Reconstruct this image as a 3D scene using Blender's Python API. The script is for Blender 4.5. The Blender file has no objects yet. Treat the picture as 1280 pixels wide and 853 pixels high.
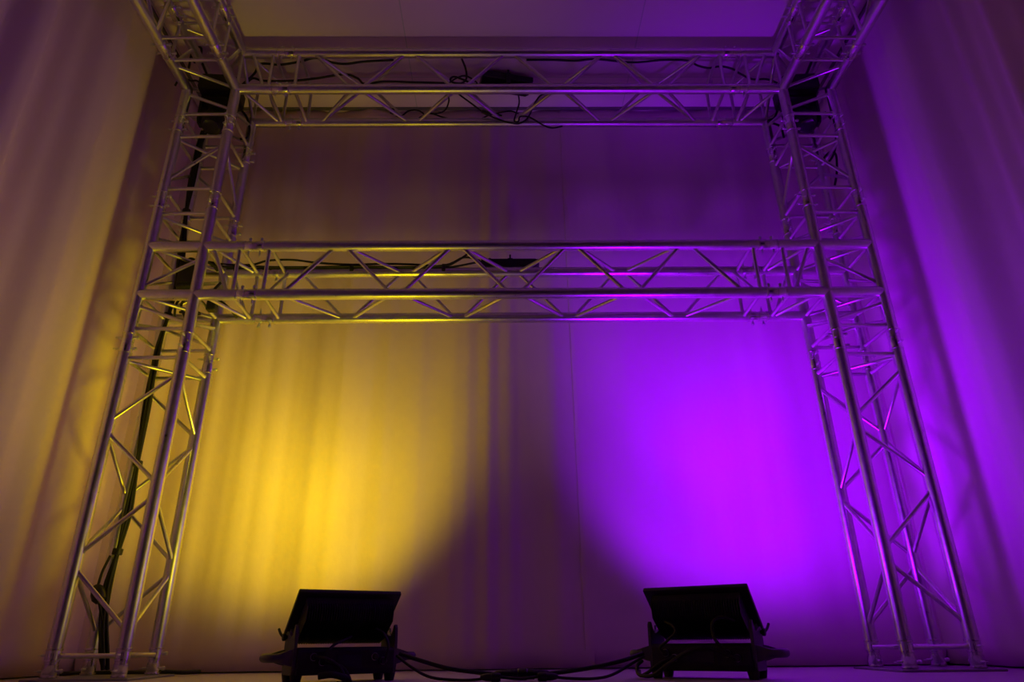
import bpy, math, random
from mathutils import Vector, Matrix
random.seed(7)
S = bpy.context.scene
COL = S.collection
V = Vector
PI = math.pi

# ------------------------------------------------------------------ view
S.view_settings.view_transform = 'Standard'
S.view_settings.look = 'None'
S.view_settings.exposure = 0.0
S.view_settings.gamma = 1.0
S.view_settings.use_curve_mapping = False

# ------------------------------------------------------------------ camera
CAM = V((0.0, -2.6114, 0.1091))
PITCH, ROLL, YAW, FPX = 0.4146, -0.0105, 0.0131, 853.7
FW = V((math.sin(YAW) * math.cos(PITCH), math.cos(YAW) * math.cos(PITCH), math.sin(PITCH)))
R1 = V((math.cos(YAW), -math.sin(YAW), 0)); U1 = R1.cross(FW)
RT = R1 * math.cos(ROLL) + U1 * math.sin(ROLL)
UP = -R1 * math.sin(ROLL) + U1 * math.cos(ROLL)
cd = bpy.data.cameras.new('camera'); cam = bpy.data.objects.new('camera', cd); COL.objects.link(cam)
cd.sensor_width = 36; cd.lens = 36 * FPX / 1280; cd.clip_start = 0.02
cam.matrix_world = Matrix(((RT.x, UP.x, -FW.x, CAM.x), (RT.y, UP.y, -FW.y, CAM.y), (RT.z, UP.z, -FW.z, CAM.z), (0, 0, 0, 1)))
S.camera = cam


def at(x, y, Y):
    """world point seen at photo pixel (x, y) standing at depth plane Y"""
    d = FW + RT * ((x - 640) / FPX) - UP * ((y - 426.5) / FPX)
    return CAM + d * ((Y - CAM.y) / d.y)


# ------------------------------------------------------------------ materials
def mat(name, col, rough=0.5, metal=0.0, noise=None, bump=None, spec=0.5):
    m = bpy.data.materials.new(name); m.use_nodes = True
    nt = m.node_tree; b = nt.nodes['Principled BSDF']
    b.inputs['Base Color'].default_value = (*col, 1)
    b.inputs['Roughness'].default_value = rough
    b.inputs['Metallic'].default_value = metal
    b.inputs['Specular IOR Level'].default_value = spec
    tc = nt.nodes.new('ShaderNodeTexCoord')
    if noise:
        sc, amt, rv = noise
        n = nt.nodes.new('ShaderNodeTexNoise'); n.inputs['Scale'].default_value = sc; n.inputs['Detail'].default_value = 5
        nt.links.new(tc.outputs['Object'], n.inputs['Vector'])
        r = nt.nodes.new('ShaderNodeValToRGB')
        r.color_ramp.elements[0].position = .3; r.color_ramp.elements[1].position = .7
        r.color_ramp.elements[0].color = (*[c * (1 - amt) for c in col], 1)
        r.color_ramp.elements[1].color = (*[min(1, c * (1 + amt)) for c in col], 1)
        nt.links.new(n.outputs['Fac'], r.inputs['Fac']); nt.links.new(r.outputs['Color'], b.inputs['Base Color'])
        mr = nt.nodes.new('ShaderNodeMapRange'); mr.inputs['To Min'].default_value = rough - rv; mr.inputs['To Max'].default_value = rough + rv
        nt.links.new(n.outputs['Fac'], mr.inputs['Value']); nt.links.new(mr.outputs['Result'], b.inputs['Roughness'])
    if bump:
        scl, st, dist = bump
        mp = nt.nodes.new('ShaderNodeMapping'); mp.inputs['Scale'].default_value = scl
        nt.links.new(tc.outputs['Object'], mp.inputs['Vector'])
        n2 = nt.nodes.new('ShaderNodeTexNoise'); n2.inputs['Scale'].default_value = 1; n2.inputs['Detail'].default_value = 4
        nt.links.new(mp.outputs['Vector'], n2.inputs['Vector'])
        bp = nt.nodes.new('ShaderNodeBump'); bp.inputs['Strength'].default_value = st; bp.inputs['Distance'].default_value = dist
        nt.links.new(n2.outputs['Fac'], bp.inputs['Height']); nt.links.new(bp.outputs['Normal'], b.inputs['Normal'])
    return m


M_CLOTH = mat('cream_curtain_cloth', (.80, .60, .70), .95, noise=(3, .03, .03), bump=((22, 22, 9), .35, .006), spec=.1)
M_WALL = mat('grey_wall_paint', (.45, .44, .43), .9, noise=(4, .05, .05))
M_REAR = mat('rear_wall_paint', (.12, .12, .12), .9, noise=(4, .05, .05))
M_FLOOR = mat('pale_floor_vinyl', (.55, .49, .50), .45, noise=(9, .06, .08), bump=((14, 14, 14), .1, .002))
M_ALU = mat('brushed_aluminium', (.72, .71, .70), .30, 1.0, noise=(35, .06, .06))
M_ALU2 = mat('machined_aluminium', (.78, .77, .76), .22, 1.0, noise=(60, .05, .05))
M_STEEL = mat('zinc_steel', (.7, .7, .7), .3, 1.0, noise=(50, .08, .05))
M_PLATE = mat('steel_base_plate', (.30, .30, .30), .45, .6, noise=(20, .1, .1))
M_BLACK = mat('black_powder_coat', (.018, .017, .018), .5, noise=(30, .15, .1))
M_BLACK2 = mat('black_plastic', (.012, .012, .013), .42, noise=(25, .15, .08))
M_RUBBER = mat('black_rubber', (.012, .012, .012), .6, noise=(30, .2, .1))
M_GREYP = mat('grey_bracket_paint', (.09, .088, .09), .5, noise=(25, .12, .1))
M_RAIL = mat('dark_rail_metal', (.20, .19, .20), .5, .5, noise=(20, .1, .1))
M_GLASS = mat('dark_lens_glass', (.03, .03, .04), .08)
M_SCREEN = mat('display_glass', (.03, .03, .045), .12)


def mat_ceiling():
    m = mat('white_ceiling_panels', (.62, .60, .58), .9, noise=(2, .03, .03), spec=.2)
    nt = m.node_tree; b = nt.nodes['Principled BSDF']
    tc = nt.nodes.new('ShaderNodeTexCoord')
    br = nt.nodes.new('ShaderNodeTexBrick'); br.offset = 0
    br.inputs['Color1'].default_value = (.76, .62, .69, 1); br.inputs['Color2'].default_value = (.74, .605, .675, 1)
    br.inputs['Mortar'].default_value = (.55, .54, .52, 1)
    br.inputs['Scale'].default_value = 1; br.inputs['Mortar Size'].default_value = .003
    br.inputs['Brick Width'].default_value = 1.2; br.inputs['Row Height'].default_value = .6
    mp = nt.nodes.new('ShaderNodeMapping'); mp.inputs['Location'].default_value = (.5, .34, 0)
    nt.links.new(tc.outputs['Object'], mp.inputs['Vector']); nt.links.new(mp.outputs['Vector'], br.inputs['Vector'])
    nt.links.new(br.outputs['Color'], b.inputs['Base Color'])
    return m


M_CEIL = mat_ceiling()


def mat_led(name, col, strength):
    m = mat(name, (.05, .05, .05), .2)
    b = m.node_tree.nodes['Principled BSDF']
    b.inputs['Emission Color'].default_value = (*col, 1); b.inputs['Emission Strength'].default_value = strength
    return m


M_LEDY = mat_led('yellow_led_lens', (1, .70, .0), .6)
M_LEDP = mat_led('purple_led_lens', (.35, .0, 1), .6)


# ------------------------------------------------------------------ mesh builder
class MB:
    def __init__(s):
        s.v, s.f, s.sm = [], [], []

    def add(s, vs, fs, smooth=False):
        n = len(s.v); s.v += [tuple(v) for v in vs]
        for f in fs: s.f.append([i + n for i in f]); s.sm.append(smooth)
        return s

    def box(s, lo, hi, xf=None):
        x0, y0, z0 = lo; x1, y1, z1 = hi
        vs = [V(p) for p in ((x0, y0, z0), (x1, y0, z0), (x1, y1, z0), (x0, y1, z0), (x0, y0, z1), (x1, y0, z1), (x1, y1, z1), (x0, y1, z1))]
        if xf: vs = [xf @ v for v in vs]
        return s.add(vs, [(0, 3, 2, 1), (4, 5, 6, 7), (0, 1, 5, 4), (1, 2, 6, 5), (2, 3, 7, 6), (3, 0, 4, 7)])

    def prism(s, poly, axis, a, b, xf=None):
        """poly: 2-D points in the plane across axis ('x': y,z / 'y': x,z / 'z': x,y)"""
        def mk(p, t): return V((t, p[0], p[1])) if axis == 'x' else V((p[0], t, p[1])) if axis == 'y' else V((p[0], p[1], t))
        n = len(poly); vs = [mk(p, a) for p in poly] + [mk(p, b) for p in poly]
        if xf: vs = [xf @ v for v in vs]
        return s.add(vs, [tuple(range(n))[::-1], tuple(range(n, 2 * n))] + [(i, (i + 1) % n, n + (i + 1) % n, n + i) for i in range(n)])

    def lathe(s, p0, p1, prof, seg=20):
        """prof: list of (t along p0->p1 in metres, radius)"""
        p0, p1 = V(p0), V(p1); ax = (p1 - p0).normalized()
        u = ax.orthogonal().normalized(); w = ax.cross(u)
        # rings are doubled at sharp profile corners so that shading stays crisp there
        rings = []; m = len(prof); segs = []
        for i in range(m):
            sharp = False
            if 0 < i < m - 1:
                d0 = math.atan2(prof[i][1] - prof[i - 1][1], prof[i][0] - prof[i - 1][0])
                d1 = math.atan2(prof[i + 1][1] - prof[i][1], prof[i + 1][0] - prof[i][0])
                sharp = abs(d1 - d0) > .55
            rings.append(prof[i])
            if i < m - 1:
                if sharp: rings.append(prof[i])
                segs.append(len(rings) - 1)
        vs = []
        for t, r in rings:
            c = p0 + ax * t
            vs += [c + (u * math.cos(2 * PI * k / seg) + w * math.sin(2 * PI * k / seg)) * r for k in range(seg)]
        fs = [(i * seg + k, i * seg + (k + 1) % seg, (i + 1) * seg + (k + 1) % seg, (i + 1) * seg + k) for i in segs for k in range(seg)]
        s.add(vs, fs, True)
        s.add(vs[:seg], [tuple(range(seg))[::-1]]); s.add(vs[-seg:], [tuple(range(seg))])
        return s

    def rod(s, p0, p1, r, seg=16):
        L = (V(p1) - V(p0)).length
        return s.lathe(p0, p1, [(0, r), (L, r)], seg)

    def tube(s, pts, r, seg=8, smooth_n=6):
        P = [V(p) for p in pts]
        if smooth_n > 1 and len(P) > 2:
            Q = []
            E = [P[0] * 2 - P[1]] + P + [P[-1] * 2 - P[-2]]
            for i in range(1, len(E) - 2):
                a, b, c, d = E[i - 1:i + 3]
                for k in range(smooth_n):
                    t = k / smooth_n
                    Q.append(.5 * ((2 * b) + (c - a) * t + (2 * a - 5 * b + 4 * c - d) * t * t + (3 * b - a - 3 * c + d) * t ** 3))
            Q.append(P[-1]); P = Q
        n = len(P); vs = []; u = None
        for i, p in enumerate(P):
            t = (P[min(i + 1, n - 1)] - P[max(i - 1, 0)])
            if t.length < 1e-9: t = V((0, 0, 1))
            t.normalize()
            if u is None: u = t.orthogonal().normalized()
            else:
                u = u - t * u.dot(t)
                u = u.normalized() if u.length > 1e-6 else t.orthogonal().normalized()
            w = t.cross(u)
            vs += [p + (u * math.cos(2 * PI * k / seg) + w * math.sin(2 * PI * k / seg)) * r for k in range(seg)]
        fs = [(i * seg + k, i * seg + (k + 1) % seg, (i + 1) * seg + (k + 1) % seg, (i + 1) * seg + k) for i in range(n - 1) for k in range(seg)]
        s.add(vs, fs, True)
        s.add(vs[:seg], [tuple(range(seg))[::-1]]); s.add(vs[-seg:], [tuple(range(seg))])
        return s

    def build(s, name, m, parent=None, bevel=0):
        me = bpy.data.meshes.new(name); me.from_pydata(s.v, [], s.f); me.update()
        me.polygons.foreach_set('use_smooth', s.sm)
        me.materials.append(m)
        o = bpy.data.objects.new(name, me); COL.objects.link(o)
        if parent: o.parent = parent
        if bevel:
            b = o.modifiers.new('bevel', 'BEVEL'); b.width = bevel; b.segments = 2; b.limit_method = 'ANGLE'; b.angle_limit = .9
        return o


def tag(o, label=None, cat=None, group=None, kind=None):
    if label: o['label'] = label
    if cat: o['category'] = cat
    if group: o['group'] = group
    if kind: o['kind'] = kind
    return o


def thing(name, loc, label, cat, group=None, rz=0):
    o = bpy.data.objects.new(name, None); COL.objects.link(o)
    o.empty_display_size = .05; o.location = loc; o.rotation_euler = (0, 0, rz)
    return tag(o, label, cat, group)


# ------------------------------------------------------------------ room
LW, RW, BW = -1.765, 1.845, .53       # curtain planes
CZ = 2.97
REAR = -5.6


def struct(name, mb, m):
    o = mb.build(name, m); o['kind'] = 'structure'; return o


struct('floor', MB().box((LW - .3, REAR - .1, -.1), (RW + .3, BW + .3, 0)), M_FLOOR)
struct('ceiling', MB().box((LW - .3, REAR - .1, CZ), (RW + .3, BW + .3, CZ + .1)), M_CEIL)
struct('wall_left', MB().box((LW - .2, REAR, 0), (LW - .1, BW + .2, CZ)), M_WALL)
struct('wall_right', MB().box((RW + .1, REAR, 0), (RW + .2, BW + .2, CZ)), M_WALL)
struct('wall_back', MB().box((LW - .1, BW + .1, 0), (RW + .1, BW + .2, CZ)), M_WALL)
struct('wall_rear', MB().box((LW - .1, REAR - .08, 0), (RW + .1, REAR, CZ)), M_REAR)


def waves(seed, spec):
    rnd = random.Random(seed)
    return [(lam * rnd.uniform(.85, 1.15), amp, rnd.uniform(0, 6.28), rnd.uniform(-1, 1) * sl) for lam, amp, sl in spec]


def fold(ws, t, z):
    return sum(a * math.sin(2 * PI * t / l + p + s * z + .35 * math.sin(t * 3.1 + p)) for l, a, p, s in ws)


def curtain(name, t0, t1, place, ws, gain, label, nt=260, nz=40, z1=CZ - .004, hem=None):
    """cloth grid; place(t, off, z) -> point. The hem puddles slightly on the floor."""
    mb = MB(); vs = []
    for j in range(nz + 1):
        z = .006 + (z1 - .006) * j / nz
        for i in range(nt + 1):
            t = t0 + (t1 - t0) * i / nt
            off = fold(ws, t, z) * gain(t)
            if z < .08:
                k = (1 - z / .08) ** 2
                off -= k * .030 * (1 + .6 * math.sin(t * 5.3) * math.sin(t * 2.1 + 1))
            vs.append(place(t, off, z))
    w = nt + 1
    fs = [(j * w + i, j * w + i + 1, (j + 1) * w + i + 1, (j + 1) * w + i) for j in range(nz) for i in range(nt)]
    mb.add(vs, fs, True)
    o = mb.build(name, M_CLOTH)
    sd = o.modifiers.new('cloth_thickness', 'SOLIDIFY'); sd.thickness = .003; sd.offset = 1
    return tag(o, label, 'curtain', None)


SEAM = .352
wb1 = waves(3, [(.62, .013, .25), (.33, .010, .3), (.19, .0036, .3), (.11, .0020, .2), (.05, .0004, .2)])
wb2 = waves(11, [(.8, .010, .15), (.36, .004, .15), (.17, .0012, .2), (.09, .0005, .2)])
mid = lambda t: 1 - .35 * math.exp(-((t + .05) / .22) ** 2)
fine = waves(8, [(.13, .0030, .25), (.083, .0020, .3), (.21, .0036, .2)])
win = lambda t: math.exp(-((t + .10) / .30) ** 4)
curtain('curtain', LW - .010, SEAM + .02, lambda t, o, z: (t, BW - .012 - (o * .8 + fold(fine, t, z) * win(t)) * min(1, max(0, (SEAM + .02 - t) / .12)), z), wb1, mid,
        'cream back curtain panel lit yellow behind the left floor light', nt=420)
curtain('curtain', SEAM - .02, RW + .010, lambda t, o, z: (t, BW - .014 - o * .8 - .006 * max(0, 1 - abs(t - SEAM) / .05), z), wb2, lambda t: 1,
        'cream back curtain panel lit bright purple behind the right floor light', nt=300)
wl = waves(21, [(.62, .030, .1), (.36, .024, .1), (.2, .011, .12), (.11, .004, .15)])
wr = waves(34, [(.66, .030, .1), (.38, .024, .1), (.22, .011, .12), (.12, .004, .15)])
curtain('curtain', -4.6, BW + .03, lambda t, o, z: (LW - .005 + o, t, z), wl, lambda t: .06 if t > .42 else .55 * min(1, (.47 - t) / .3) if t > -.1 else min(1.5, .55 + (-.1 - t) * 2),
        'cream side curtain hanging in folds left of the left truss tower', nt=420)
curtain('curtain', -4.6, BW + .03, lambda t, o, z: (RW + .005 - o, t, z), wr, lambda t: .06 if t > .42 else .55 * min(1, (.47 - t) / .3) if t > -.1 else min(1.5, .55 + (-.1 - t) * 2),
        'purple lit cream side curtain hanging in folds right of the right truss tower', nt=420)

# curtain rails under the ceiling
r = MB().box((LW + .02, BW - .040, CZ - .010), (RW - .02, BW - .022, CZ)).build('curtain_rail', M_RAIL)
tag(r, 'dark curtain rail across the back, under the ceiling', 'rail')
r = MB().box((LW + .04, -4.6, CZ - .010), (LW + .055, BW - .06, CZ)).build('curtain_rail', M_RAIL)
tag(r, 'dark curtain rail along the left side, above the left side curtain', 'rail')
r = MB().box((RW - .055, -4.6, CZ - .010), (RW - .04, BW - .06, CZ)).build('curtain_rail', M_RAIL)
tag(r, 'dark curtain rail along the right side, above the right side curtain', 'rail')

# ------------------------------------------------------------------ truss
W = .24; RC = .0245; RB = .0082
LX0, LX1 = -1.562, -1.322     # left tower chord lines (outer, inner)
RX0, RX1 = 1.403, 1.643       # right tower chord lines (inner, outer)
Y0, Y1 = 0.0, W
MZ0, MZ1 = 1.482, 1.722       # middle beam
TZ0, TZ1 = 2.632, 2.872       # top beam
CP = .046                     # half length of a coupler


def chord(par, p0, p1):
    return MB().rod(p0, p1, RC, 28).build('chord', M_ALU, par)


def brace(par, p0, p1, trim=.018, r=RB):
    p0, p1 = V(p0), V(p1); d = (p1 - p0).normalized()
    a, b = p0 + d * trim, p1 - d * trim
    L = (b - a).length
    # weld collar flares at both ends
    return MB().lathe(a, b, [(0, r * 1.45), (.006, r * 1.35), (.012, r), (L - .012, r), (L - .006, r * 1.35), (L, r * 1.45)], 14).build('brace', M_ALU, par)


def coupler(par, c, axis, pin_dir):
    c, axis, pin_dir = V(c), V(axis).normalized(), V(pin_dir).normalized()
    p0 = c - axis * CP; L = 2 * CP
    pf = [(0, RC), (.001, .0268), (.006, .0268), (.007, .0240), (.013, .0240), (.014, RC), (.041, RC), (.042, .0225), (.050, .0225), (.051, RC), (L - .014, RC), (L - .013, .0240), (L - .007, .0240), (L - .006, .0268), (L - .001, .0268), (L, RC)]
    o = MB().lathe(p0, c + axis * CP, pf, 24).build('coupler', M_ALU2, par)
    for s in (-.025, .025):
        q = c + axis * s
        m = MB()
        m.lathe(q - pin_dir * .042, q + pin_dir * .044, [(0, .003), (.003, .0045), (.075, .0050), (.076, .0074), (.083, .0074), (.086, .0055)], 12)
        side = axis.cross(pin_dir)
        e = q - pin_dir * .036
        ring = [e + side * (.008 * math.cos(a)) - pin_dir * (.008 + .008 * math.sin(a)) for a in [k * PI / 5 for k in range(10)]]
        m.tube(ring + [ring[0]], .0011, 6, 2)
        m.build('pin', M_STEEL, o)
    return o


def lattice(par, P, nodesA, nodesB, lo, hi, gap=.02, ends=(True, True)):
    """zigzag on four faces. P(a, b, t) -> point; chords (0,0),(1,1) carry nodesA, (1,0),(0,1) carry nodesB"""
    ring = [(0, 0), (1, 0), (1, 1), (0, 1)]
    isA = {(0, 0): 1, (1, 1): 1, (1, 0): 0, (0, 1): 0}
    ev = sorted([(t, 1) for t in nodesA] + [(t, 0) for t in nodesB])
    for k in range(4):
        c, d = ring[k], ring[(k + 1) % 4]
        for (t0, w0), (t1, w1) in zip(ev, ev[1:]):
            if w0 == w1: continue
            s = c if isA[c] == w0 else d; e = d if s is c else c
            brace(par, P(*s, t0 + gap), P(*e, t1 - gap))


def frame_ring(par, P, t, skip=()):
    ring = [(0, 0), (1, 0), (1, 1), (0, 1)]
    for k in range(4):
        if k in skip: continue
        brace(par, P(*ring[k], t), P(*ring[(k + 1) % 4], t), .02)


def PZ(x0): return lambda a, b, t: V((x0 + a * W, Y0 + b * W, t))
def PX(z0): return lambda a, b, t: V((t, Y0 + b * W, z0 + a * W))
def PY(x0): return lambda a, b, t: V((x0 + a * W, t, TZ0 + b * W))


ZC1, ZC2, ZC3 = 1.257, 1.966, 2.405      # coupler heights on the towers
XC0, XC1 = -1.10, 1.178                  # coupler positions on the beams
YC = -.252                               # coupler position on the side trusses
SIDES = (('left', LX0), ('right', RX0))
for side, x0 in SIDES:
    P = PZ(x0); left = side == 'left'
    diag = ((0, 0), (1, 1)) if left else ((1, 0), (0, 1))
    # base plate
    bp = MB().box((x0 - .06, -.06, 0), (x0 + W + .06, W + .06, .008)).build('base_plate', M_PLATE, None, .002)
    tag(bp, f'flat steel base plate under the {side} truss tower', 'base plate')
    # lower tower
    t = thing('tower_truss', (x0 + W / 2, W / 2, .008), f'tall lower aluminium truss of the {side} tower, standing on the floor', 'truss', 'tower trusses')
    org = t.location.copy(); Q = lambda a, b, z, P=P, o=org: P(a, b, z) - o
    for a in (0, 1):
        for b in (0, 1):
            chord(t, Q(a, b, .058 + CP * .2), Q(a, b, ZC1 - CP))
            coupler(t, Q(a, b, .055), (0, 0, 1), (1 if a ^ b ^ 1 else 0, 1 if a ^ b else 0, 0))
    lattice(t, Q, [.39, .90], [.13, .65, 1.145], 0, 0)
    frame_ring(t, Q, .112 - .035); frame_ring(t, Q, 1.192)
    brace(t, Q(*diag[0], 1.180), Q(*diag[1], 1.180))
    # middle junction block with arms towards the beam
    t = thing('junction_block', (x0 + W / 2, W / 2, ZC1), f'aluminium truss junction where the middle crossbeam meets the {side} tower', 'truss junction', 'middle junctions')
    org = t.location.copy(); Q = lambda a, b, z, P=P, o=org: P(a, b, z) - o
    xo = x0 if left else x0 + W; xe = XC0 if left else XC1
    for a in (0, 1):
        for b in (0, 1):
            chord(t, Q(a, b, ZC1 + CP), Q(a, b, ZC2 - CP))
            pd = (1 if a ^ b ^ 1 else 0, 1 if a ^ b else 0, 0)
            coupler(t, Q(a, b, ZC1), (0, 0, 1), pd); coupler(t, Q(a, b, ZC2), (0, 0, 1), pd)
    sgn = 1 if left else -1
    for z in (MZ0, MZ1):
        for b in (0, 1):
            chord(t, V((xo, b * W, z)) - org, V((xe - sgn * CP, b * W, z)) - org)
            coupler(t, V((xe, b * W, z)) - org, (1, 0, 0), (0, 0, 1) if b == 0 else (0, 0, -1))
        for a in (0, 1): brace(t, Q(a, 0, z), Q(a, 1, z), .02, RB)
    frame_ring(t, Q, 1.323); frame_ring(t, Q, 1.898)
    brace(t, Q(*diag[0], 1.886), Q(*diag[1], 1.886))
    # block bracing
    oc, ic = (0, 1) if left else (1, 0)
    for b in (0, 1):
        brace(t, Q(oc, b, MZ0 + .04), Q(ic, b, MZ1 - .06)); brace(t, Q(oc, b, MZ0 - .05), Q(ic, b, 1.345))
    for a in (0, 1):
        brace(t, Q(a, 0, MZ0 + .05), Q(a, 1, MZ1 - .05)); brace(t, Q(a, 0, 1.345), Q(a, 1, MZ0 - .05)); brace(t, Q(a, 1, 1.88), Q(a, 0, MZ1 + .05))
    brace(t, Q(oc, 0, MZ0), Q(ic, 1, MZ0)); brace(t, Q(oc, 0, MZ1), Q(ic, 1, MZ1))
    xr = XC0 - .065 if left else XC1 + .065
    xi = x0 + W if left else x0
    PXm = PX(MZ0); Qx = lambda a, b, x, o=org: PXm(a, b, x) - o
    frame_ring(t, Qx, xr)
    brace(t, Qx(0, 0, xi + sgn * .03), Qx(0, 1, xr - sgn * .012)); brace(t, Qx(1, 0, xi + sgn * .03), Qx(1, 1, xr - sgn * .012))
    brace(t, Qx(1, 0, xi + sgn * .04), Qx(0, 0, xr - sgn * .02)); brace(t, Qx(1, 1, xi + sgn * .04), Qx(0, 1, xr - sgn * .02))
    # short upper tower
    t = thing('tower_truss', (x0 + W / 2, W / 2, ZC2), f'short upper aluminium truss of the {side} tower, between middle junction and top corner', 'truss', 'tower trusses')
    org = t.location.copy(); Q = lambda a, b, z, P=P, o=org: P(a, b, z) - o
    for a in (0, 1):
        for b in (0, 1): chord(t, Q(a, b, ZC2 + CP), Q(a, b, ZC3 - CP))
    if left: lattice(t, Q, [2.06], [2.315], 0, 0)
    else: lattice(t, Q, [2.315], [2.06], 0, 0)
    frame_ring(t, Q, 2.034); frame_ring(t, Q, 2.337)
    brace(t, Q(*diag[0], 2.325), Q(*diag[1], 2.325))
    # top corner block
    t = thing('corner_block', (x0 + W / 2, W / 2, ZC3), f'aluminium truss corner on top of the {side} tower, under the ceiling', 'truss corner', 'top corners')
    org = t.location.copy(); Q = lambda a, b, z, P=P, o=org: P(a, b, z) - o
    oc, ic = (0, 1) if left else (1, 0)
    top = lambda a, b: TZ1 if (a == oc and b == 1) else TZ0
    for a in (0, 1):
        for b in (0, 1):
            chord(t, Q(a, b, ZC3 + CP), Q(a, b, top(a, b)))
            coupler(t, Q(a, b, ZC3), (0, 0, 1), (1 if a ^ b ^ 1 else 0, 1 if a ^ b else 0, 0))
    xe = XC0 if left else XC1
    for z in (TZ0, TZ1):
        for b in (0, 1):
            xs = xo if (z == TZ1 and b == 1) else xi
            chord(t, V((xs, b * W, z)) - org, V((xe - sgn * CP, b * W, z)) - org)
            coupler(t, V((xe, b * W, z)) - org, (1, 0, 0), (0, 0, 1) if b == 0 else (0, 0, -1))
        for a in (0, 1):
            ys = W if (z == TZ1 and a == oc) else 0
            chord(t, V((x0 + a * W, ys, z)) - org, V((x0 + a * W, YC + CP, z)) - org)
            coupler(t, V((x0 + a * W, YC, z)) - org, (0, 1, 0), (1, 0, 0))
    frame_ring(t, Q, 2.474)
    PXt = PX(TZ0); Qx = lambda a, b, x, o=org: PXt(a, b, x) - o
    frame_ring(t, Qx, xr)
    PYs = PY(x0); Qy = lambda a, b, y, o=org: PYs(a, b, y) - o
    frame_ring(t, Qy, YC + .065)
    for b in (0, 1): brace(t, Q(oc, b, TZ0 - .03), Q(ic, b, 2.50))
    for a in (0, 1):
        brace(t, Q(a, 0, 2.50), Q(a, 1, TZ0 - .03)); brace(t, Qy(a, 1, -.03), Qy(a, 0, YC + .09))
    brace(t, Q(oc, 1, TZ1 - .04), Q(ic, 1, TZ0 + .01)); brace(t, Q(ic, 1, TZ0 + .01), Q(ic, 0, TZ1 - .01)); brace(t, Q(oc, 0, TZ0 + .01), Q(oc, 1, TZ1 - .04))
    brace(t, Q(ic, 0, TZ0), Q(ic, 0, TZ1)); brace(t, Q(ic, 0, TZ1), Q(oc, 1, TZ1)); brace(t, Q(ic, 1, TZ0), Q(ic, 1, TZ1))
    brace(t, Qy(ic, 0, -.005), Qy(oc, 0, YC + .10)); brace(t, Qy(ic, 1, -.02), Qy(oc, 1, YC + .09))
    for z, a in ((TZ0, 0), (TZ1, 1)):
        brace(t, Qx(a, 0, xi + sgn * .02), Qx(a, 1, xr - sgn * .012))
    brace(t, Qx(1, 0, xi + sgn * .05), Qx(0, 0, xr - sgn * .02)); brace(t, Qx(1, 1, xi + sgn * .05), Qx(0, 1, xr - sgn * .02))
    # side truss running towards the front under the ceiling
    t = thing('side_truss', (x0 + W / 2, YC, TZ0), f'aluminium side truss under the ceiling running forward from the {side} top corner', 'truss', 'side trusses')
    org = t.location.copy(); Qy = lambda a, b, y, o=org, f=PYs: f(a, b, y) - o
    YE = -2.3
    for a in (0, 1):
        for b in (0, 1): chord(t, Qy(a, b, YC - CP + .003), Qy(a, b, YE))
    frame_ring(t, Qy, YC - .065); frame_ring(t, Qy, YE + .03)
    n1 = [-.36 - .508 * k for k in range(4)]; n2 = [-.614 - .508 * k for k in range(4)]
    if left: lattice(t, Qy, n1, n2, 0, 0, -.02)
    else: lattice(t, Qy, n2, n1, 0, 0, -.02)

for nm, z0, nA, nB, lab in (('middle', MZ0, [-.977, -.463, .048, .558, 1.065], [-.721, -.208, .303, .811], 'lower aluminium crossbeam truss spanning between the towers at mid height'),
                            ('top', TZ0, [-.73, -.22, .288, .796], [-.982, -.474, .034, .542, 1.05], 'upper aluminium crossbeam truss spanning between the top corners under the ceiling')):
    t = thing('crossbeam_truss', (0, W / 2, z0), lab, 'truss', 'crossbeam trusses')
    org = t.location.copy(); P = PX(z0); Q = lambda a, b, x, P=P, o=org: P(a, b, x) - o
    for a in (0, 1):
        for b in (0, 1): chord(t, Q(a, b, XC0 + CP - .003), Q(a, b, XC1 - CP + .003))
    lattice(t, Q, nA, nB, 0, 0)
    frame_ring(t, Q, XC0 + .065); frame_ring(t, Q, XC1 - .065)
    brace(t, Q(0, 0, XC0 + .08), Q(1, 1, XC0 + .08)); brace(t, Q(0, 0, XC1 - .08), Q(1, 1, XC1 - .08))


# ------------------------------------------------------------------ floor wash lights
TILT = 50


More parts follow.
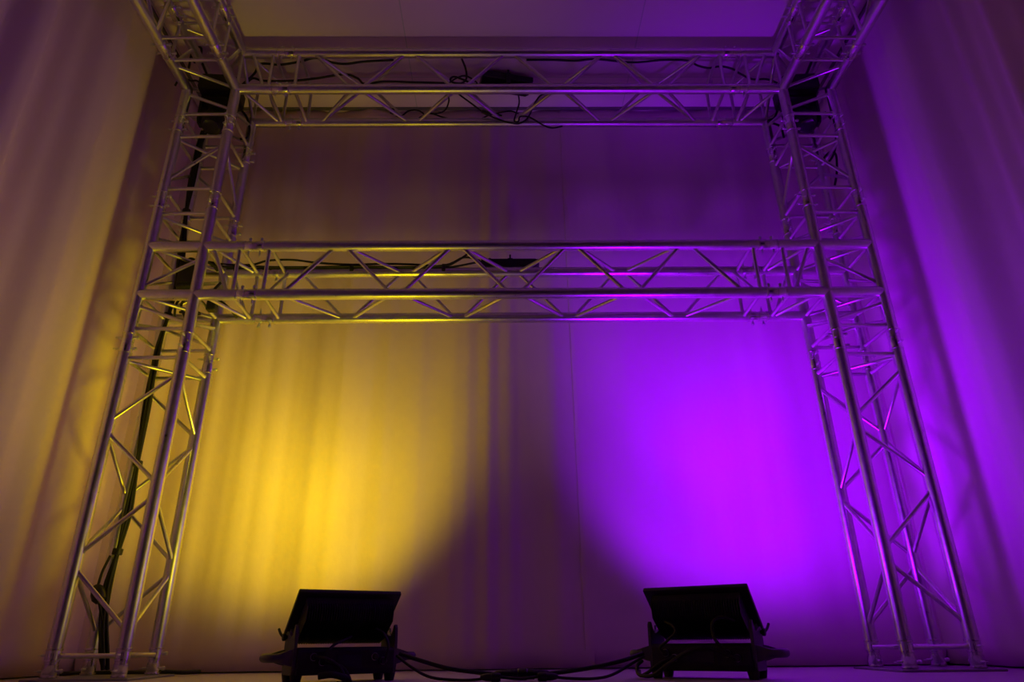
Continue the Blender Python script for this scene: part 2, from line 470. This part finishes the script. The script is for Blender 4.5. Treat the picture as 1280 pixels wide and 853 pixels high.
def floor_light(loc, yaw, lens, hue, side, energy):
    t = thing('floor_light', loc, f'black floor wash light standing on the {side}, shining {hue} up at the curtain', 'stage light', 'floor wash lights', yaw)
    # base housing between the end plates
    MB().prism([(-.070, .022), (.070, .022), (.075, .038), (.075, .088), (.062, .098), (-.062, .098), (-.075, .088), (-.075, .038)], 'x', -.152, .152).build('base', M_BLACK, t, .003)
    d = MB().box((-.035, -.079, .044), (.045, -.0745, .078)).build('display', M_SCREEN, t, .002)
    MB().box((-.042, -.077, .038), (.052, -.0745, .044)).box((-.042, -.077, .078), (.052, -.0745, .084)).box((-.042, -.077, .044), (-.035, -.0745, .078)).box((.045, -.077, .044), (.052, -.0745, .078)).build('bezel', M_BLACK2, d)
    for i, (cx, cz) in enumerate(((-.105, .072), (-.078, .058), (.085, .070), (.112, .058))):
        k = MB().lathe((cx, -.072, cz), (cx, -.094, cz), [(0, .013), (.006, .013), (.007, .010), (.019, .0095), (.022, .007)], 16).build('connector', M_BLACK2, t)
        MB().lathe((cx, -.079, cz), (cx, -.084, cz), [(0, .0108), (.005, .0108)], 16).build('connector_ring', M_STEEL, k)
    for s in (-1, 1):
        x = s * .158
        prof = [(-.060, .022), (.060, .022), (.066, .05), (.064, .10), (.060, .135), (.045, .145), (.020, .140), (-.005, .130), (-.025, .130), (-.040, .146), (-.048, .162), (-.056, .163), (-.063, .153), (-.066, .10), (-.066, .05)]
        ep = MB().prism(prof, 'x', x - .005, x + .005).build('end_plate', M_GREYP, t, .0015)
        MB().lathe((x + s * .005, .038, .128), (x + s * .020, .038, .128), [(0, .006), (.004, .006), (.005, .011), (.012, .012), (.015, .009)], 14).build('pivot_knob', M_BLACK2, ep)
        MB().tube([(x + s * .016, .040, .128), (x + s * .022, .056, .138), (x + s * .026, .070, .152)], .0042, 8).build('lock_lever', M_BLACK2, ep)
        h = MB().tube([(x + s * .030, -.050, .070), (x + s * .058, -.046, .070), (x + s * .070, -.032, .070), (x + s * .074, 0, .070), (x + s * .070, .032, .070), (x + s * .058, .046, .070), (x + s * .030, .050, .070)], .0125, 12, 6)
        for y in (-.050, .050):
            h.prism([(x, .046), (x, .094), (x + s * .018, .090), (x + s * .048, .081), (x + s * .048, .060), (x + s * .018, .050)][::s], 'y', y - .007, y + .007)
        h.build('handle', M_GREYP, t)
        for y in (-.052, .052):
            MB().lathe((s * .146, y, 0), (s * .146, y, .024), [(0, .013), (.003, .0145), (.020, .018), (.024, .018)], 16).build('rubber_foot', M_RUBBER, t)
    # tilted head
    e = math.radians(TILT)
    hd = bpy.data.objects.new('head', None); COL.objects.link(hd); hd.parent = t; hd.empty_display_size = .05
    hd.location = (0, .010, .194); hd.rotation_euler = (e, 0, 0)       # local y = beam direction, local z = up the panel
    HH = .102
    MB().box((-.166, -.007, -HH), (.166, .007, HH)).build('front_frame', M_BLACK, hd, .003)
    MB().prism([(-.010, -.080), (-.010, .084), (-.030, .080), (-.040, .055), (-.036, -.055), (-.024, -.076)], 'x', -.138, .138).build('head_housing', M_BLACK, hd, .002)
    fins = MB()
    for k in range(37):
        x = -.138 + .276 * k / 36
        fins.prism([(-.012, -.092), (-.012, .084), (-.048, .080), (-.072, .052), (-.066, -.030), (-.046, -.080), (-.030, -.092)], 'x', x - .0013, x + .0013)
    fins.build('heat_sink', M_BLACK, hd)
    MB().box((-.148, .0065, -.084), (.148, .0095, .084)).build('lens_panel', M_GLASS, hd, .001)
    lm = MB()
    for i in range(9):
        for j in range(5):
            c = V((-.124 + .031 * i, .0095, -.062 + .031 * j)); lm.lathe(c, c + V((0, .006, 0)), [(0, .013), (.003, .012), (.006, .007)], 12)
    lm.build('led_lenses', lens, hd)
    for s in (-1, 1):
        MB().rod((s * .136, -.018, -.055), (s * .154, -.018, -.055), .008, 12).build('pivot', M_STEEL, hd)
    # the lamp's light: the overlapping beams of its rows of LEDs
    for nm, frac, size, blend, dx, dz in BEAM[hue]:
        ld = bpy.data.lights.new(nm, 'SPOT'); ld.energy = energy * frac
        ld.use_nodes = True; em = ld.node_tree.nodes['Emission']; em.inputs['Color'].default_value = (*hue_col[hue], 1)
        ld.spot_size = math.radians(size); ld.spot_blend = blend; ld.shadow_soft_size = .14
        lo = bpy.data.objects.new(nm, ld); COL.objects.link(lo); lo.parent = hd
        lo.location = (0, .10, 0); lo.rotation_euler = (PI / 2 + math.radians(dz + 40 - TILT), 0, math.radians(dx) * (1 if yaw > 0 else -1))
    return t


hue_col = {'yellow': (1.0, .79, .0), 'purple': (.28, .0, 1.0)}
BEAM = {'yellow': [('wash_beam', 20, 100, .6, 0, 0), ('core_beam', 12, 60, 1, 0, 2), ('hot_beam', 9, 36, 1, 2, -8), ('upper_beam', 9.7, 90, 1, 0, 25), ('side_beam', 7.5, 80, 1, 35, 0),
                   ('high_beam', 13.8, 80, 1, 35, 25), ('lower_beam', 15.5, 80, 1, 15, -6), ('inner_beam', 4.7, 80, 1, -25, 25), ('wide_beam', 1.8, 130, .3, 16, 8)],
        'purple': [('wash_beam', 35, 100, .5, 0, 0), ('upper_beam', 82, 70, 1, 0, 20), ('side_beam', 45, 80, 1, 35, 0), ('lower_beam', 49, 80, 1, 15, -6),
                   ('high_beam', 17, 80, 1, 0, 45), ('wide_beam', 1.5, 130, .3, 16, 8)]}
FLP, FRP = V((-.520, -.235, 0)), V((.625, -.285, 0))
fl = floor_light(FLP, math.radians(29), M_LEDY, 'yellow', 'left', 1.0)
fr = floor_light(FRP, math.radians(-31), M_LEDP, 'purple', 'right', 1.0)


def lead(par, pts, r=.0042):
    return MB().tube(pts, r, 8, 6).build('lead', M_RUBBER, par)


# leads from the heads down to the bases
lead(fl, [(.010, -.062, .128), (-.015, -.085, .120), (-.050, -.098, .106), (-.078, -.102, .080), (-.078, -.094, .060)])
lead(fl, [(.085, -.075, .150), (.105, -.095, .135), (.118, -.105, .100), (.114, -.094, .060)])
lead(fl, [(-.105, -.094, .072), (-.075, -.125, .066), (-.040, -.150, .040), (-.035, -.165, .006), (-.06, -.19, .005)], .005)
lead(fl, [(-.078, -.094, .058), (-.03, -.122, .045), (-.012, -.14, .02), (-.01, -.155, .006)], .004)
lead(fl, [(-.105, -.150, .022), (-.075, -.165, .026), (-.05, -.17, .022), (-.02, -.175, .012)], .009)
lead(fr, [(-.100, -.070, .162), (-.070, -.090, .148), (-.062, -.098, .130), (-.085, -.104, .108), (-.112, -.104, .088), (-.105, -.094, .072)])
lead(fr, [(.118, -.070, .158), (.080, -.090, .170), (.055, -.098, .152), (.058, -.104, .112), (.080, -.104, .082), (.085, -.094, .070)], .005)
lead(fr, [(.112, -.094, .058), (.03, -.118, .088), (-.03, -.128, .072), (-.085, -.135, .040), (-.13, -.14, .012), (-.185, -.11, .012), (-.20, -.08, .035), (-.19, -.06, .05)], .0055)
lead(fr, [(-.078, -.094, .058), (-.11, -.12, .045), (-.15, -.12, .02), (-.19, -.085, .008), (-.205, -.05, .02)], .005)


def cable(pts, r, label, name='cable', group=None, m=M_RUBBER, n=6):
    o = MB().tube(pts, r, 8, n).build(name, m)
    return tag(o, label, 'cable', group)


def plug(par, p0, p1, r=.012):
    L = (V(p1) - V(p0)).length
    return MB().lathe(p0, p1, [(0, .006), (.008, r * .8), (L * .3, r), (L * .55, r), (L * .56, r * 1.18), (L * .9, r * 1.18), (L, r)], 16).build('plug', M_BLACK2, par)


# cables on the floor between the two lights
Yc = -.30
c = thing('floor_cable', (0, Yc, 0), 'thick black power cable with joined plugs lying between the two floor lights', 'cable', 'floor cables')
o0 = c.location.copy()
lt = lambda pts: [V(p) - o0 for p in pts]
MB().tube(lt([(-.330, -.27, .078), (-.27, -.28, .060), (-.177, Yc, .036), (-.09, Yc, .024), (-.035, Yc, .018)]), .0062, 10).build('lead', M_RUBBER, c)
MB().tube(lt([(.13, Yc, .018), (.2, Yc, .025), (.279, Yc, .036), (.36, -.30, .052), (.43, -.27, .070)]), .0062, 10).build('lead', M_RUBBER, c)
plug(c, V((-.036, Yc, .018)) - o0, V((.055, Yc, .0165)) - o0, .0125)
plug(c, V((.135, Yc, .018)) - o0, V((.050, Yc, .0165)) - o0, .0125)
MB().lathe(V((.037, Yc, .0175)) - o0, V((.067, Yc, .0175)) - o0, [(0, .014), (.003, .0168), (.027, .0168), (.03, .014)], 16).build('lock_ring', M_BLACK2, c)
Yd = -.36
c = thing('floor_cable', (0, Yd, 0), 'thin black data cable with two plugs lying in front of the thick cable', 'cable', 'floor cables')
o0 = c.location.copy()
MB().tube(lt([(-.335, -.29, .072), (-.28, -.34, .040), (-.22, Yd, .014), (-.14, Yd, .006), (-.085, Yd, .007), (-.055, Yd, .013)]), .0042, 8).build('lead', M_RUBBER, c)
MB().tube(lt([(.14, Yd, .013), (.18, Yd, .008), (.26, Yd, .006), (.32, -.35, .016), (.40, -.30, .050), (.43, -.28, .062)]), .0042, 8).build('lead', M_RUBBER, c)
plug(c, V((-.075, Yd, .0125)) - o0, V((-.015, Yd, .0125)) - o0, .0105)
plug(c, V((.155, Yd, .0125)) - o0, V((.095, Yd, .0125)) - o0, .0105)
MB().tube(lt([(-.015, Yd, .0125), (.04, Yd - .005, .008), (.095, Yd, .0125)]), .004, 8).build('lead', M_RUBBER, c)

# ------------------------------------------------------------------ cable bundle on the left tower
YB = .185
path = [(131, 838), (130, 815), (129, 780), (134, 735), (147, 690), (160, 640), (172, 580), (184, 510), (197, 440), (210, 395), (222, 350), (228, 310), (233, 265), (240, 225), (247, 190), (254, 165)]
base = [at(x, y, YB) for x, y in path]
b = thing('cable_bundle', at(131, 843, YB), 'black bundle of cables taped up inside the left truss tower', 'cable bundle')
o0 = b.location.copy()
rnd = random.Random(5)
for k in range(6):
    ox, oy = .010 * math.cos(k * 1.05), .010 * math.sin(k * 1.05)
    pts = []
    for i, p in enumerate(base):
        j = .35 if i in (4, 6, 9, 12) else 1.0
        pts.append(p - o0 + V((ox * j + rnd.uniform(-.006, .006) * j, oy * j + rnd.uniform(-.003, .003), 0)))
    MB().tube(pts, .0055, 8, 5).build('lead', M_RUBBER, b)
for i in (4, 6, 9, 12):
    p = base[i] - o0; d = (base[i + 1] - base[i - 1]).normalized()
    MB().lathe(p - d * .012, p + d * .012, [(0, .017), (.002, .019), (.022, .019), (.024, .017)], 14).build('tape_wrap', M_BLACK2, b)
# plug hanging at the side of the bundle
p = at(122, 742, .16) - o0
MB().lathe(p + V((-.01, 0, .03)), p + V((.015, 0, -.035)), [(0, .010), (.01, .02), (.035, .026), (.055, .024), (.07, .012)], 16).build('plug', M_BLACK2, b)
MB().tube([p + V((-.005, 0, .03)), at(128, 715, .17) - o0, at(138, 695, YB) - o0], .005, 8).build('lead', M_RUBBER, b)
MB().tube([p + V((.012, 0, -.03)), at(126, 765, .17) - o0, at(131, 790, YB) - o0], .005, 8).build('lead', M_RUBBER, b)
# cables lying on the floor by the left tower
cable([(-1.70, .30, .012), (-1.62, .33, .012), (-1.50, .31, .014), (-1.42, .34, .012), (-1.33, .30, .016), (-1.25, .33, .012), (-1.2, .38, .012)], .008,
      'black cable lying on the floor behind the feet of the left tower', 'floor_cable')

# junction box in the left middle block
jb = thing('power_box', at(238, 347, .12), 'black power box fixed inside the left middle truss junction', 'power box')
MB().box((-.045, -.035, -.065), (.045, .035, .065)).build('housing', M_BLACK2, jb, .008)
MB().box((-.035, -.039, -.045), (.035, -.035, .045)).build('cover', M_BLACK, jb, .002)
for k in range(3):
    MB().lathe((-.025 + .025 * k, 0, -.065), (-.025 + .025 * k, 0, -.10), [(0, .010), (.02, .009), (.035, .006)], 12).build('plug', M_BLACK2, jb)
for k, (dx, dz) in enumerate(((-.05, -.19), (.0, -.2), (.06, -.17))):
    MB().tube([(-.025 + .025 * k, 0, -.10), (-.02 + dx * .5, .01, -.14), (dx, .03, dz), (dx * .3 - .06, .05, dz + .02)], .0055, 8).build('lead', M_RUBBER, jb)
MB().tube([(.01, 0, .065), (.0, .01, .095), (-.03, .02, .11), (-.055, .03, .09)], .006, 8).build('lead', M_RUBBER, jb)
MB().tube([(.03, 0, .065), (.05, .0, .085), (.08, .02, .075), (.10, .04, .055)], .006, 8).build('lead', M_RUBBER, jb)
cb = thing('plug_cluster', at(266, 378, .12), 'black plug cluster hanging behind the inner chord of the left middle junction', 'plug')
MB().box((-.02, -.02, -.045), (.02, .02, .045)).build('plug_body', M_BLACK2, cb, .006)
MB().tube([(.01, 0, .02), (.045, .02, .0), (.07, .06, -.02), (.075, .1, -.03)], .006, 8).build('lead', M_RUBBER, cb)
MB().tube([(-.005, 0, .045), (-.01, .02, .08), (.0, .04, .12)], .006, 8).build('lead', M_RUBBER, cb)

# cables along the back chord of the middle beam
YM = .215
mc = thing('cable_bundle', (-.75, YM, 1.755), 'black cable bundle tied along the left half of the middle crossbeam', 'cable bundle')
o0 = mc.location.copy()
for k, pth in enumerate(([(262, 330), (285, 334), (310, 333), (345, 334), (400, 334), (441, 333), (500, 334), (555, 332), (580, 322), (600, 326)],
                         [(258, 327), (285, 331), (315, 331), (335, 326), (365, 325), (400, 329), (441, 331), (480, 330), (520, 331), (555, 333), (572, 326), (584, 318)],
                         [(256, 333), (290, 336), (330, 336), (380, 335), (441, 335), (500, 336), (556, 335), (602, 327)])):
    MB().tube([at(x, y, YM + .004 * k) - o0 for x, y in pth], .0052, 8, 5).build('lead', M_RUBBER, mc)
for x in (297, 441, 555):
    p = at(x, 338, .24) - o0
    MB().lathe(p - V((.009, 0, 0)), p + V((.009, 0, 0)), [(0, .028), (.001, .031), (.017, .031), (.018, .028)], 20).build('tape_wrap', M_BLACK2, mc)


# flat black lamps on the beams
def flat_lamp(loc, rx, label, clamp_dz):
    t = thing('flat_lamp', loc, label, 'lamp', 'flat lamps on the crossbeams')
    xf = Matrix.Rotation(rx, 4, 'X')
    MB().prism([(-.140, -.020), (.120, -.023), (.142, -.006), (.142, .020), (-.142, .022)], 'y', -.055, .055, xf).build('housing', M_BLACK2, t, .004)
    MB().box((-.125, -.048, .022), (.125, .048, .025), xf).build('lens', M_GLASS, t)
    MB().lathe(xf @ V((-.10, -.02, .022)), xf @ V((-.10, -.02, .041)), [(0, .016), (.010, .013), (.011, .009), (.019, .008)], 14).build('cable_gland', M_BLACK2, t)
    MB().rod(xf @ V((0, -.058, -.045)), xf @ V((0, -.058, .040)), .004, 10).build('bolt', M_BLACK2, t)
    MB().box((-.012, -.062, -.05), (.012, -.05, .02), xf).build('bracket', M_BLACK, t)
    return t


flat_lamp((.033, .330, 1.798), .0, 'flat black lamp fixed behind the middle crossbeam, near its centre', -.05)
flat_lamp((.020, .262, 2.925), .0, 'flat black lamp fixed behind the top crossbeam, just under the ceiling', -.05).rotation_euler.z = .20

# ------------------------------------------------------------------ cables on the top beam
Yt = .12
T = lambda pts, Y=Yt: [at(x, y, Y) for x, y in pts]
cable(T([(303, 106), (318, 92), (326, 80), (350, 81), (375, 77), (390, 73), (402, 73), (415, 78), (432, 80), (455, 77), (492, 75)]), .006, 'black cable waving along the upper left part of the top crossbeam', group=None)
cable(T([(306, 106), (316, 98), (330, 101), (365, 101), (395, 98), (430, 93), (447, 98), (456, 105), (480, 102), (520, 103), (560, 104)], .15), .006, 'black cable lying low along the left part of the top crossbeam')
cable(T([(572, 60), (577, 73), (582, 86), (583, 98), (577, 104), (566, 103), (563, 99), (568, 96), (580, 100), (588, 104)], .08), .0055, 'black cable end sticking up above the middle of the top crossbeam')
cable(T([(561, 104), (572, 97), (582, 95), (592, 100), (596, 105), (586, 106), (574, 104)], .16), .0045, 'loop of black cable beside the flat lamp on the top crossbeam')
cable([V((-.215, .02, 2.647))] + T([(573, 117), (590, 130), (605, 141), (622, 149), (640, 154), (650, 154), (660, 147), (668, 130), (675, 120), (684, 116)], .20), .0045, 'black cable looping under the centre of the top crossbeam')
cable([V((.075, .02, 2.647))] + T([(649, 128), (645, 142), (643, 151), (648, 152), (650, 146), (660, 146), (670, 151), (680, 157), (690, 160), (703, 158)], .17), .0042, 'loose black cable with its end drooping below the top crossbeam')
cable(T([(488, 141), (500, 146), (510, 139), (522, 138), (530, 144), (520, 150), (536, 142), (555, 147), (575, 151), (595, 151), (612, 144), (636, 139), (648, 142)], .235), .0042, 'thin black cable winding along the bottom back chord of the top crossbeam')
cable(T([(560, 119), (561, 127), (556, 138), (545, 142), (534, 141)], .21), .0042, 'short black cable hanging below the front chord of the top crossbeam')
cable(T([(658, 75), (690, 75), (720, 76), (745, 74), (790, 78), (830, 75), (860, 76), (872, 82), (886, 85), (900, 83), (915, 86), (925, 92), (940, 99), (958, 99), (972, 104)], .13), .0055, 'black cable along the right part of the top crossbeam')
plugc = thing('inline_plug', at(607, 141, .19), 'black inline plug hanging under the centre of the top crossbeam', 'plug')
MB().lathe((-.022, 0, .012), (.022, 0, -.010), [(0, .005), (.005, .010), (.03, .012), (.045, .010), (.05, .005)], 14).build('plug_body', M_BLACK2, plugc)
MB().tube([(.02, 0, -.009), (.05, 0, -.005), (.085, 0, -.02)], .0042, 8).build('lead', M_RUBBER, plugc)
pc = thing('inline_plug', at(491, 140, .22), 'black plug hanging near the lower left part of the top crossbeam', 'plug')
MB().lathe((-.006, 0, .02), (.008, 0, -.018), [(0, .005), (.005, .011), (.025, .012), (.038, .006)], 14).build('plug_body', M_BLACK2, pc)
MB().tube([(.006, 0, -.016), (.02, 0, -.022), (.03, .0, -.012)], .004, 8).build('lead', M_STEEL, pc)
cable(T([(236, 85), (240, 66), (247, 58), (252, 62), (249, 72), (243, 78), (241, 66), (249, 70), (254, 82), (260, 96), (266, 104)], .05), .006, 'black cable loop inside the left top corner')
cable(T([(286, 118), (296, 122), (300, 135), (308, 146), (312, 160), (309, 172), (300, 174)], .20), .006, 'black cable hanging beside the inner chord of the left top corner')
cable(T([(219, 107), (222, 102), (226, 104), (230, 98), (238, 101), (246, 101), (252, 106)], .05), .005, 'black cable end poking out left of the left top corner')
cable(T([(1031, 140), (1043, 155), (1045, 172), (1043, 190), (1036, 202), (1030, 198), (1038, 190), (1045, 194), (1046, 215), (1043, 235)], .15), .0055, 'black cable loop below the lamp in the right top corner')
cable(T([(971, 120), (972, 135), (968, 147), (960, 152), (975, 158), (980, 172)], .20), .006, 'black cable hanging beside the inner chord of the right top corner')
cable(T([(1014, 78), (1010, 88), (1007, 95), (1004, 104)], .05), .007, 'short black cable above the lamp in the right top corner')


# ------------------------------------------------------------------ moving lamps inside the top corners
def corner_lamp(loc, rz, label):
    t = thing('corner_lamp', loc, label, 'stage light', 'lamps in the top corners', rz)
    # origin at the underside of the base; hangs downwards
    MB().prism([(-.086, 0), (.086, 0), (.092, .02), (.092, .085), (.076, .10), (-.076, .10), (-.092, .085), (-.092, .02)], 'y', -.080, .080).build('base', M_BLACK, t, .006)
    MB().lathe((0, 0, .10), (0, 0, .17), [(0, .03), (.01, .03), (.012, .012), (.07, .012)], 14).build('hanger', M_STEEL, t)
    y = MB()
    y.prism([(-.082, -.02), (.082, -.02), (.082, 0), (-.082, 0)], 'y', -.04, .04)
    for s in (-1, 1):
        y.prism([(-.04, -.02), (.04, -.02), (.032, -.15), (.018, -.168), (-.018, -.168), (-.032, -.15)], 'x', s * .068, s * .084)
    y.build('yoke', M_BLACK2, t, .004)
    h = MB(); ax = V((0, -.55, -1)).normalized(); c = V((0, 0, -.13))
    h.lathe(c - ax * .075, c + ax * .085, [(0, .028), (.012, .045), (.03, .056), (.075, .060), (.125, .058), (.140, .050), (.150, .050), (.160, .046)], 22)
    hd = h.build('lamp_head', M_BLACK2, t)
    MB().lathe(c + ax * .084, c + ax * .089, [(0, .044), (.005, .036)], 22).build('lens', M_GLASS, hd)
    MB().tube([(.05, .0, .06), (.075, .06, .10), (.06, .07, .15), (.02, .06, .19)], .006, 8).build('lead', M_RUBBER, t)
    return t


corner_lamp((LX0 + W / 2 - .002, .105, 2.660), .06, 'black lamp hanging inside the left top truss corner')
corner_lamp((RX0 + W / 2 + .002, .105, 2.660), -.06, 'black lamp hanging inside the right top truss corner')

# ------------------------------------------------------------------ dim ambient
w = bpy.data.worlds.new('world'); S.world = w; w.use_nodes = True
w.node_tree.nodes['Background'].inputs['Color'].default_value = (.03, .02, .04, 1)
w.node_tree.nodes['Background'].inputs['Strength'].default_value = .0
S.cycles.max_bounces = 10; S.cycles.diffuse_bounces = 6; S.cycles.glossy_bounces = 6
S.cycles.sample_clamp_indirect = 4
S.cycles.use_denoising = True
